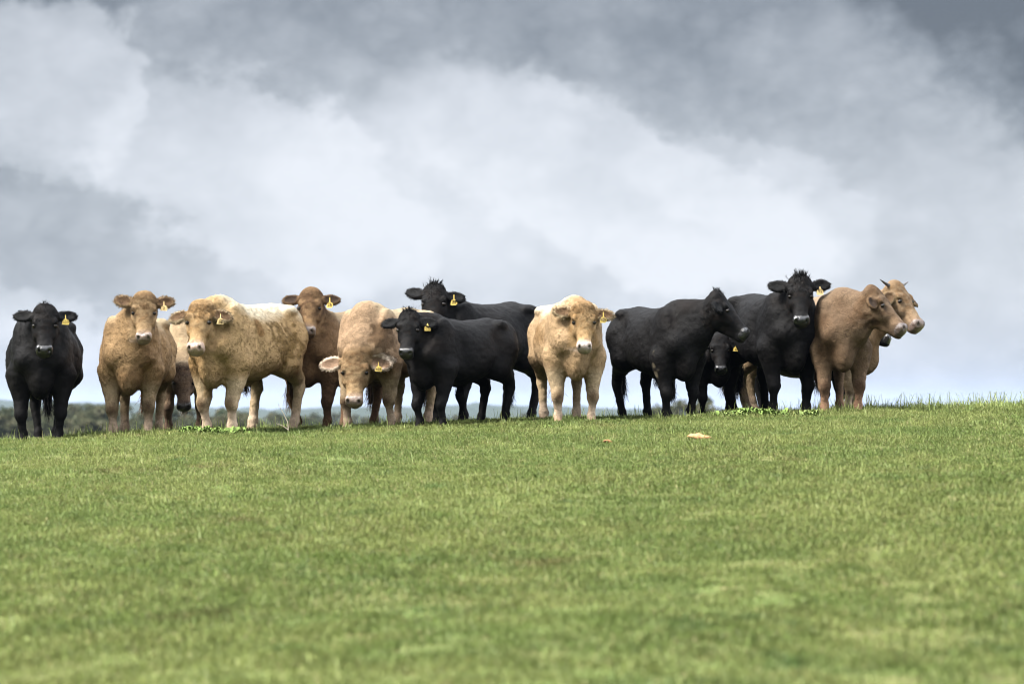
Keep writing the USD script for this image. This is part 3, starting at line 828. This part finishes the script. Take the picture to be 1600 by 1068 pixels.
HERD = 'cattle standing along the crest'
MUDC, DUST = (.14, .09, .035), (.20, .16, .13)
COWS = [
    dict(label='black cow at the far left end of the herd, facing front', u=68, Yd=24.3, H=-3, poll=(70, 488), yaw=-2, pitch=60, s=1.02, fat=.95, tagtxt='420', seed=1, ears=(-8, -8), tuft=.035,
         feet={'fl': (.45, .17), 'fr': (.45, -.17), 'hl': (-.5, .10), 'hr': (-.62, -.08)}),
    dict(label='curly faced tan cow facing front, second from the left, beside the lone black cow', u=212, Yd=24.4, H=-6, poll=(225, 468), yaw=-3, pitch=62, s=1.0, fat=.93, coat='tan', tagtxt='2', seed=2, ears=(-14, -20), tagmat=TAG_PALE),
    dict(label='dark faced cow grazing with its head at the ground between two tan cows', u=288, Yd=26.2, H=0, poll=(287, 576), yaw=2, pitch=76, s=.97, fat=.92, coat='grey', seed=3, polld=25.2, nhair=12000),
    dict(label='pale cream cow standing side on with curly mud stained flank', u=382, Yd=24.0, H=-30, poll=(314, 482), yaw=-14, pitch=58, s=1.06, fat=.87, coat='cream', tagtxt='22', tagmat=TAG_PALE, seed=4, ears=(12, 16), sheath=True,
         mud=(((-.25, .33, .86), (.33, .2, .22), (.075, .046, .014), .15), ((.20, .33, .98), (.06, .2, .13), (.11, .06, .022), .25)), feet={'fl': (.45, .13), 'fr': (.45, -.13), 'hl': (-.62, .17), 'hr': (-.44, -.17)}, back_tone=1.05),
    dict(label='brown cow with pale back looking over the rump of the cream cow', u=520, Yd=25.4, H=-27, poll=(486, 462), yaw=-10, pitch=58, s=1.02, hairlen=.6, coat='brown', tagtxt='28', tagshape='round', seed=5, ears=(-6, -6), back_tone=1.3),
    dict(label='tan cow with lowered head and cream edged ears hanging out sideways', u=606, Yd=24.5, H=-25, poll=(556, 557), yaw=-6, pitch=66, s=1.0, coat=dict(COATS['tan'], rim=(0.385, 0.311, 0.237), ear=(0.126, 0.081, 0.052), base=(0.159, 0.107, 0.065)), tagtxt='428', seed=6, ears=(6, 6),
         mud=(((.55, .20, .90), (.2, .14, .16), (.045, .026, .012), .1),), earl=1.2, heads=.97, feet={'fl': (.40, .22), 'fr': (.48, -.21)}, hairlen=.75, back_tone=1.25),
    dict(label='small black calf standing in front of a bigger black cow', u=716, Yd=23.9, H=-41, poll=(640, 496), yaw=-10, pitch=60, s=.88, fat=.9, tagtxt='J2', tagline2='J122', tagshape='house', seed=7, ears=(4, 4), tuft=.06, sheath=True, drool=True, heads=.92),
    dict(label='big black cow looking over the back of the black calf', u=750, Yd=25.9, H=-40, poll=(679, 455), yaw=-5, pitch=58, s=1.07, tagtxt='20', tagshape='round', seed=8, ears=(6, -22), tuft=.055, tail_sway=.05),
    dict(label='solid tan cow facing front with white muzzle, alone with sky on both sides', u=888, Yd=24.2, H=8, poll=(912, 483), yaw=2, pitch=62, s=.98, fat=.90, coat=dict(COATS['cream'], base=(0.207, 0.141, 0.078), muzzle=(0.311, 0.252, 0.222)), tagtxt='428', tagshape='round', seed=9, ears=(2, -14)),
    dict(label='black cow with head in profile turned right and mud flecks on its shoulder', u=1030, Yd=24.5, H=27, poll=(1120, 468), yaw=76, pitch=46, s=.95, fat=.86, heads=.97, neck=1.1, seed=10, stud=-1, sheath=True, ears=(25, 25), tuft=.05,
         feet={'fl': (.45, .13), 'fr': (.45, -.15), 'hl': (-.50, .12), 'hr': (-.66, -.10)}, mud=(((.44, -.26, .60), (.10, .2, .28), (.10, .085, .06), .70),)),
    dict(label='black calf whose face peers out from under the chin of the profile black cow', u=1094, Yd=25.65, H=24, polld=24.95, poll=(1125, 531), yaw=4, pitch=62, s=.84, heads=.84, seed=11, tagtxt='4', ears=(10, 10), nhair=16000),
    dict(label='tall black cow facing front with a spiky forelock and a pale tag', u=1206, Yd=24.8, H=22, poll=(1250, 442), yaw=4, pitch=60, s=1.04, fat=.88, tagtxt='Y2', tagshape='house', tagmat=TAG_PALE, seed=12, ears=(-16, -12), tuft=.065),
    dict(label='brown cow with its head in profile turned right, standing right of the tall black cow', u=1302, Yd=24.6, H=10, heads=.96, neck=1.2, hairlen=.5, poll=(1363, 460), yaw=72, pitch=45, s=1.0, coat=dict(COATS['brown'], back=(.125, .090, .058), base=(.082, .055, .034), leg=(.095, .062, .038), low=(.15, .088, .055), face=(.09, .06, .037), muzzle=(.055, .038, .030)), seed=13, stud=-1, ears=(30, 30), fat=.86),
    dict(label='horned tan cow behind the brown cow, looking right', u=1262, Yd=26.0, H=78, heads=.98, hairlen=.5, poll=(1399, 452), yaw=55, pitch=50, s=1.02, coat=dict(COATS['tan'], back=(.222, .178, .122), base=(.12, .083, .05), face=(.13, .09, .055), muzzle=(.085, .06, .048)), seed=14, horns=True, ears=(30, 30), polld=25.7),
    dict(label='black cow behind the brown cow showing only its chin and dark legs', u=1246, Yd=26.9, H=58, poll=(1338, 505), yaw=80, pitch=22, s=.93, seed=15, nhair=12000, polld=26.4),
]
for kw in COWS:
    cow(group=HERD, **kw)

# ------------------------------------------------------------------ trees in the valley
g = Graph()
oi = g.node('object_info', 'random')
pos = g.node('geometry', 'position')
c = g.mix(oi, (0.045, 0.048, 0.022), (0.028, 0.040, 0.018))
c = g.mix(g.sstep(g.noise(pos, 0.5, 3.0), .35, .7), c, (0.060, 0.056, 0.028))
d = g.node('principled_bsdf', 'BSDF', {'roughness': 0.8, 'specular_ior_level': 0.2}, base_color=c)
tl_ = g.node('translucent_bsdf', 'BSDF', color=c)
LEAF = g.build('tree_foliage', g.node('mix_closure', 'closure', {'fac': 0.3}, closure1=d, closure2=tl_))
BARK = plain('tree_bark', (0.07, 0.055, 0.042), 0.9, 0.1, 0.4, 8)


def tree_meshes(seed, ht, spread):
    rng = np.random.default_rng(seed)
    limbs = []
    def limb(a, b, ra, rb):
        t = unit(b - a)
        x = unit(np.cross(t, [.3, .9, .1]))
        y = np.cross(t, x)
        an = np.arange(7) * 2 * np.pi / 7
        ring = np.cos(an)[:, None] * x + np.sin(an)[:, None] * y
        v = np.vstack([a + ra * ring, b + rb * ring])
        f = np.array([[k, (k + 1) % 7, 7 + (k + 1) % 7] for k in range(7)] + [[k, 7 + (k + 1) % 7, 7 + k] for k in range(7)])
        limbs.append((v, f))
    top = np.array([rng.normal(0, .4), rng.normal(0, .4), ht * .55])
    limb(np.array([0, 0, -1.5]), top, ht * .035, ht * .02)
    cl = []
    for k in range(26):
        az, r = rng.uniform(0, 2 * np.pi), spread * np.sqrt(rng.random())
        z = ht * (.32 + .62 * rng.random())
        r *= np.sqrt(np.clip(1.05 - ((z / ht - .58) / .46) ** 2, .05, 1))
        p = np.array([r * np.cos(az), r * np.sin(az), z])
        cl.append(p)
        if k < 9:
            limb(top * rng.uniform(.6, 1), p, ht * .014, ht * .004)
    P = []
    for p in cl:
        m = 130
        dv = unit(rng.normal(0, 1, (m, 3)))
        P.append(p + dv * (ht * .105 * (rng.random((m, 1)) ** .4)) * [1.15, 1.15, .75])
    P = np.vstack(P)
    m = len(P)
    a = unit(rng.normal(0, 1, (m, 3)))
    b = unit(np.cross(a, rng.normal(0, 1, (m, 3))))
    sz = ht * .024 * (.6 + .8 * rng.random((m, 1)))
    q = np.stack([P - a * sz, P + b * sz * .6, P + a * sz, P - b * sz * .6], 1).reshape(-1, 3)
    f = np.arange(4 * m).reshape(-1, 4)
    V, Fc, o = [], [], 0
    for v_, f_ in limbs:
        V.append(v_)
        Fc.append(f_ + o)
        o += len(v_)
    return (np.vstack(V), np.vstack(Fc)), (q, f)


WOOD = 'trees in the valley behind the herd'
protos = []
rngt = np.random.default_rng(5)
TREES = []
for k in range(26):                                    # wood at the left, nearer; thinning out to the right
    uu = -60 + k * 21 + rngt.uniform(-9, 9)
    TREES.append((uu, rngt.uniform(300, 430), 629 + 0.022 * max(uu, 0) + rngt.uniform(-5, 10)))
for k in range(14):
    uu = 455 + k * 42 + rngt.uniform(-15, 15)
    TREES.append((uu, rngt.uniform(560, 800), 646 + rngt.uniform(-4, 6) - (3 if k < 3 else -2)))
TREES.append((1092, 330, 620))
TREES.append((1062, 345, 630))
TPLACE = [(20, 'left of the lone black cow at the edge'), (100, 'behind the legs of the lone black cow'), (172, 'between the lone black cow and the curly tan cow'),
          (262, 'behind the legs of the curly faced tan cow'), (375, 'between the cream cow and the grazing one'), (455, 'under the belly of the cream cow'),
          (540, 'behind the legs of the brown cow'), (640, 'behind the legs of the tan cow with lowered head'), (830, 'behind the legs of the black calf'),
          (960, 'behind the legs of the white muzzled cow'), (1200, 'behind the legs of the profile black cow')]
for k, (uu, Y, vt) in enumerate(TREES):
    X = (uu - 800) / FPX * Y
    gzz = float(ground(X, Y, False))
    H_ = EYE + (650 - vt) / FPX * Y - gzz
    pi_ = k % 4
    x = UsdGeom.Xform.Define(stage, numbered('tree'))
    lab = ('blurred olive tree ' if k < 26 else 'hazy green tree ') + next((b for a, b in TPLACE if uu < a), 'behind the herd')
    if k == 40:
        lab = 'olive bushy tree showing between the legs of the profile black cow and the calf'
    if k == 41:
        lab = 'lower olive tree just left of the bushy one behind the black cow legs'
    x.AddTranslateOp().Set(Gf.Vec3d(X, Y, gzz))
    x.AddRotateZOp().Set(float(rngt.uniform(0, 360)))
    x.AddScaleOp().Set(Gf.Vec3f(*([H_ / 12.0] * 3)))
    if k < 4:
        (tv, tf), (lv, lfc) = tree_meshes(40 + k, 12.0, [4.6, 5.4, 4.0, 5.0][k])
        put('trunk', tv, tf, BARK, str(x.GetPath()), smooth=True)
        put('crown', lv, lfc, LEAF, str(x.GetPath()))
        protos.append(x)
    else:
        x.GetPrim().GetReferences().AddInternalReference(protos[pi_].GetPath())
        x.GetPrim().SetInstanceable(True)
    tag(x.GetPrim(), lab, 'tree', WOOD)

# ------------------------------------------------------------------ grass
g = Graph()
oi = g.node('object_info', 'random')
pos = g.node('geometry', 'position')
tn = g.node('attribute', 'color', {'attribute': 'coat'})           # r: along the blade, g: blade's own tone
tr_ = g.node('separate_color', 'r', color=tn)
tg_ = Ex(g, tr_.o.split('.')[0] + '.g')
pn = g.noise(pos, 0.75, 4.0, 0.6, 0.6)
pn2 = g.noise(pos, 3.3, 3.0, 0.6)
c = g.mix(g.sstep(pn + (pn2 - 0.5) * 0.5, 0.36, 0.64), (0.180, 0.245, 0.070), (0.260, 0.308, 0.097))
c = g.mix(g.sstep(g.noise(pos, 1.7, 4.0, 0.65), 0.56, 0.70, 0.0, 0.65), c, (0.15, 0.225, 0.048))
c = g.mix(g.sstep(g.math('add', tg_, pn2 * 0.35), 1.08, 1.16), c, (0.33, 0.30, 0.14))
c = g.mix(g.sstep(g.noise(g.node('mapping', 'vector', {'location': (3.3, 9.1, 0.0)}, vector=pos), 1.05, 5.0, 0.68), 0.60, 0.72, 0.0, 0.55), c, (0.235, 0.185, 0.085))
c = g.mix(g.sstep(g.noise(g.node('mapping', 'vector', {'location': (13.3, 2.1, 0.0)}, vector=pos), 2.4, 4.0, 0.65), 0.60, 0.70, 0.0, 0.6), c, (0.085, 0.165, 0.055))
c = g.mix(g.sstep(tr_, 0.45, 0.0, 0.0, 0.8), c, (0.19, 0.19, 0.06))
k = g.node('map_range', 'result', {'from_min': 0.0, 'from_max': 1.0, 'to_min': 0.72, 'to_max': 1.28}, value=tg_)
c = g.node('mix', 'color', {'mix_type': 'multiply', 'fac': 1.0}, color1=c, color2=g.node('combine_color', 'color', r=k, g=k, b=k))
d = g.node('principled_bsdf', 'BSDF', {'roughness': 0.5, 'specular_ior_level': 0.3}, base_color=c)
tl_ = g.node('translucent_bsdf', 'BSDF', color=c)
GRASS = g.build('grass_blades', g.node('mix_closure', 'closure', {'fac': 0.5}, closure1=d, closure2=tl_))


def tuft(seed, nb, R, hmin, hmax, wid, lean):
    rng = np.random.default_rng(seed)
    P = np.stack([rng.normal(0, R * .55, nb), rng.normal(0, R * .55, nb), np.zeros(nb) - .012], 1)
    hgt = rng.uniform(hmin, hmax, nb) * (.6 + .4 * rng.random(nb))
    az = rng.uniform(0, 2 * np.pi, nb)
    ln = lean * (.3 + 1.0 * rng.random(nb))
    D = np.stack([np.cos(az), np.sin(az), 0 * az], 1)
    S_ = np.stack([-np.sin(az + rng.normal(0, .5, nb)), np.cos(az), 0 * az], 1) * (wid * (.6 + .8 * rng.random(nb)) / 2)[:, None]
    up = np.array([0, 0, 1.0])
    m1 = P + up * (hgt * .5)[:, None] + D * (hgt * ln * .22)[:, None]
    m2 = P + up * (hgt * .85)[:, None] + D * (hgt * ln * .62)[:, None]
    tp = P + up * (hgt * (1.0 - .25 * ln))[:, None] + D * (hgt * ln * 1.1)[:, None]
    v = np.stack([P - S_, P + S_, m1 - S_ * .9, m1 + S_ * .9, m2 - S_ * .6, m2 + S_ * .6, tp], 1).reshape(-1, 3)
    b = np.arange(nb)[:, None] * 7
    f = np.concatenate([b + [0, 1, 3], b + [0, 3, 2], b + [2, 3, 5], b + [2, 5, 4], b + [4, 5, 6]], 1).reshape(-1, 3)
    n = unit(np.repeat(up[None] * .9 + D * .35 + rng.normal(0, .35, (nb, 3)), 7, 0))
    tone = np.repeat(rng.random(nb), 7)
    along = np.tile([0, 0, .5, .5, .85, .85, 1.0], nb)
    return v, f, n, np.stack([along, tone, 0 * tone], 1)


gr = UsdGeom.PointInstancer.Define(stage, '/World/grass')
tag(gr.GetPrim(), 'short green pasture grass covering the whole hillside', 'grass', kind='stuff')
UsdGeom.Scope.Define(stage, '/World/grass/blades')
paths = []
for k in range(10):
    tall = k >= 8
    v, f, n, cc = tuft(100 + k, 64 if not tall else 14, .10 if not tall else .06, .02 if not tall else .06, [.045, .055, .062, .05][k % 4] if not tall else .15, .0040 if not tall else .0035, .95 if not tall else .45)
    pr = put('blade_patch', v, f, GRASS, '/World/grass/blades', normals=n, col=cc)
    paths.append(pr.GetPath())
gr.CreatePrototypesRel().SetTargets(paths)
rng = np.random.default_rng(77)


def scatter(n, y0, y1, margin):
    y = np.sqrt(rng.random(n) * (y1 ** 2 - y0 ** 2) + y0 ** 2)
    x = (rng.random(n) * 2 - 1) * (0.2118 * y + margin)
    return x, y


xs, ys = [], []
for (n, y0, y1, m) in ((29000, 6.5, 27.5, .35), (5000, 5.5, 30, 4.0)):
    x, y = scatter(n, y0, y1, m)
    xs.append(x)
    ys.append(y)
x, y = np.concatenate(xs), np.concatenate(ys)
sc = .75 + .5 * rng.random(len(x))
pn_ = meshkit.fbm(np.stack([x, y, 0 * x], -1) / 1.4, 3, 4)
sc *= .78 + .45 * pn_
kind = rng.integers(0, 8, len(x))
talls = rng.random(len(x)) < (0.012 + .10 * sm(y, 23.6, 24.6) * sm(x, 2.8, 3.6) + .05 * sm(y, 22.8, 24.2))
kind = np.where(talls, rng.integers(8, 10, len(x)), kind)
sc = np.where(talls, np.clip(sc, .6, 1.0), sc)
crest_right = sm(y, 23.2, 24.4) * sm(x, 2.6, 3.6) * (1 - sm(y, 26, 27))
sc *= 1 + .35 * crest_right + .35 * sm(y, 22.6, 23.6) * (1 - sm(y, 25.5, 26.5))
z = ground(x, y)
gr.CreateProtoIndicesAttr(Vt.IntArray.FromNumpy(kind.astype(np.int32)))
gr.CreatePositionsAttr(Vt.Vec3fArray.FromNumpy(np.stack([x, y, z], 1).astype(np.float32)))
gr.CreateScalesAttr(Vt.Vec3fArray.FromNumpy(np.repeat(sc[:, None], 3, 1).astype(np.float32)))
an = rng.uniform(0, 2 * np.pi, len(x))
gr.CreateOrientationsAttr(Vt.QuathArray([Gf.Quath(float(math.cos(a / 2)), 0, 0, float(math.sin(a / 2))) for a in an]))

# ------------------------------------------------------------------ broad-leaved weeds, stones, twig on the pasture
WEED = plain('weed_leaf', (0.10, 0.145, 0.038), 0.8, 0.05, 0.3, 12)
WEEDP = plain('weed_leaf_pale', (0.13, 0.17, 0.055), 0.8, 0.05, 0.25, 12)


def weed(uu, Y, r, nl, hh, mat, label, seed, grp=None):
    rng = np.random.default_rng(seed)
    X = (uu - 800) / FPX * Y
    root = xform('weed', (X, Y, float(ground(X, Y)) - .005))
    tag(root, label, 'weed', grp)
    V, Fc, o = [], [], 0
    for k in range(nl):
        az = rng.uniform(0, 2 * np.pi)
        L = hh * rng.uniform(.7, 1.3)
        w = L * rng.uniform(.16, .26)
        p0 = np.array([rng.normal(0, r * .45), rng.normal(0, r * .35), 0])
        d = np.array([math.cos(az), math.sin(az), 0])
        sdv = np.array([-d[1], d[0], 0])
        el = rng.uniform(.5, 1.2)
        tpos = np.array([0, .3, .65, 1.0])
        zz = np.array([0, .30, .5, .46 - .1 * rng.random()]) * L * el * 1.6
        ww = np.array([.2, .9, .8, .03]) * w
        for t_, z_, w_ in zip(tpos, zz, ww):
            cpt = p0 + d * L * t_ * math.cos(el * .7) + np.array([0, 0, z_])
            V += [cpt - sdv * w_ + [0, 0, .15 * w_], cpt, cpt + sdv * w_ + [0, 0, .15 * w_]]
        for q_ in range(3):
            a = o + q_ * 3
            Fc += [(a, a + 1, a + 4), (a, a + 4, a + 3), (a + 1, a + 2, a + 5), (a + 1, a + 5, a + 4)]
        o += 12
    tag(put('leaves', V, Fc, mat, str(root.GetPath()), smooth=True), kind='stuff')


weed(1178, 23.55, .30, 150, .075, WEED, 'widest clump of broad leaved weeds below the calf face peering between black cows', 1)
weed(1150, 23.4, .18, 60, .06, WEEDP, 'paler weed clump at the left foot of the widest weed clump', 2)
weed(1212, 23.4, .16, 60, .07, WEED, 'weed clump in front of the front hooves of the tall black cow', 3)
weed(1266, 23.3, .12, 45, .075, WEEDP, 'pale leaved weed in front of the brown cow nearest hoof', 4)
weed(338, 22.9, .22, 110, .065, WEED, 'green weed clump in front of the cream cow front hooves', 5)
weed(300, 23.0, .10, 40, .06, WEED, 'small weed under the muzzle of the grazing dark faced cow', 6)
weed(860, 22.6, .15, 40, .035, WEED, 'low weed patch just left of the hooves of the front facing white muzzled cow', 7)

STONE_O = plain('stone_orange', (0.24, 0.115, 0.055), 0.85, 0.15, 0.3, 25)
STONE_P = plain('stone_pale', (0.30, 0.155, 0.075), 0.85, 0.15, 0.25, 25)
STONE_R = plain('stone_reddish', (0.13, 0.085, 0.055), 0.85, 0.15, 0.3, 25)


def stone(uu, vv, Y, size, mat, label, seed, n=1):
    rng = np.random.default_rng(seed)
    X = (uu - 800) / FPX * Y
    m = trimesh.creation.icosphere(3, 1.0)
    v = m.vertices * np.array(size)
    pl = unit(rng.normal(0, 1, (9, 3)))
    for q_ in pl:
        d = (m.vertices @ q_)
        v = v - np.maximum(d - .72, 0)[:, None] * q_ * np.array(size) * .9
    v = v + unit(m.vertices) * (meshkit.noise(v * 30 + seed, seed) - .5)[:, None] * .02
    x = xform('stone', (X, Y, float(ground(X, Y)) + size[2] * .35), rng.uniform(-20, 20))
    tag(x, label, 'stone')
    put('rock', v, m.faces, mat, str(x.GetPath()), smooth=True)


def depth_for(u, v):
    Y = 23.0
    for _ in range(60):
        X = (u - 800) / FPX * Y
        r = (EYE - float(ground(X, Y))) / Y - (v - 650) / FPX
        Y = min(max(Y + r * 140, 7), 24.5)
    return Y


stone(1092, 681, depth_for(1092, 686), (.115, .06, .036), STONE_P, 'pale orange stone lying in the grass below the black cow in profile', 11)
stone(949, 687, depth_for(949, 692), (.045, .035, .024), STONE_O, 'small orange stone in the grass below and right of the white muzzled cow', 12)

# dry twig by the cream cow's hind hoof
TWIG = plain('dry_twig', (0.52, 0.43, 0.31), 0.8, 0.2, 0.25, 40)
tw = xform('twig', pix(446, 668, 23.7))
tag(tw, 'dry pale forked twig leaning by the hind hoof of the cream cow', 'twig')


def twig(pts, r0, r1):
    pts = np.array(pts, float)
    vv, ff = [], []
    for k, p in enumerate(pts):
        t = unit(np.gradient(pts, axis=0)[k])
        a = unit(np.cross(t, [.2, 1, .3]))
        b = np.cross(t, a)
        r = r0 + (r1 - r0) * k / (len(pts) - 1)
        vv += [p + r * (math.cos(q_) * a + math.sin(q_) * b) for q_ in np.arange(6) * math.pi / 3]
    for k in range(len(pts) - 1):
        for m_ in range(6):
            a0, b0 = k * 6 + m_, k * 6 + (m_ + 1) % 6
            ff += [(a0, b0, b0 + 6), (a0, b0 + 6, a0 + 6)]
    put('branch', vv, ff, TWIG, str(tw.GetPath()), smooth=True)


twig([(.03, 0, -.04), (.02, .01, .06), (-.02, .02, .14), (-.075, .03, .235)], .006, .002)
twig([(.03, 0, -.02), (-.03, -.02, .025), (-.09, -.03, .045)], .005, .002)

# ------------------------------------------------------------------ haze over the country
g = Graph()
vol = g.node('principled_volume', 'volume', {'density': 0.000036, 'anisotropy': 0.3, 'color': (0.55, 0.72, 1.0)})
HAZE = g.build('haze_air', None, vol)
bx = trimesh.creation.box(bounds=[[-4200, -40, EYE - 60], [4200, 9200, EYE + 75]])
tag(put('haze', bx.vertices, bx.faces, HAZE), 'thin blue haze over the valley and hills', kind='stuff')
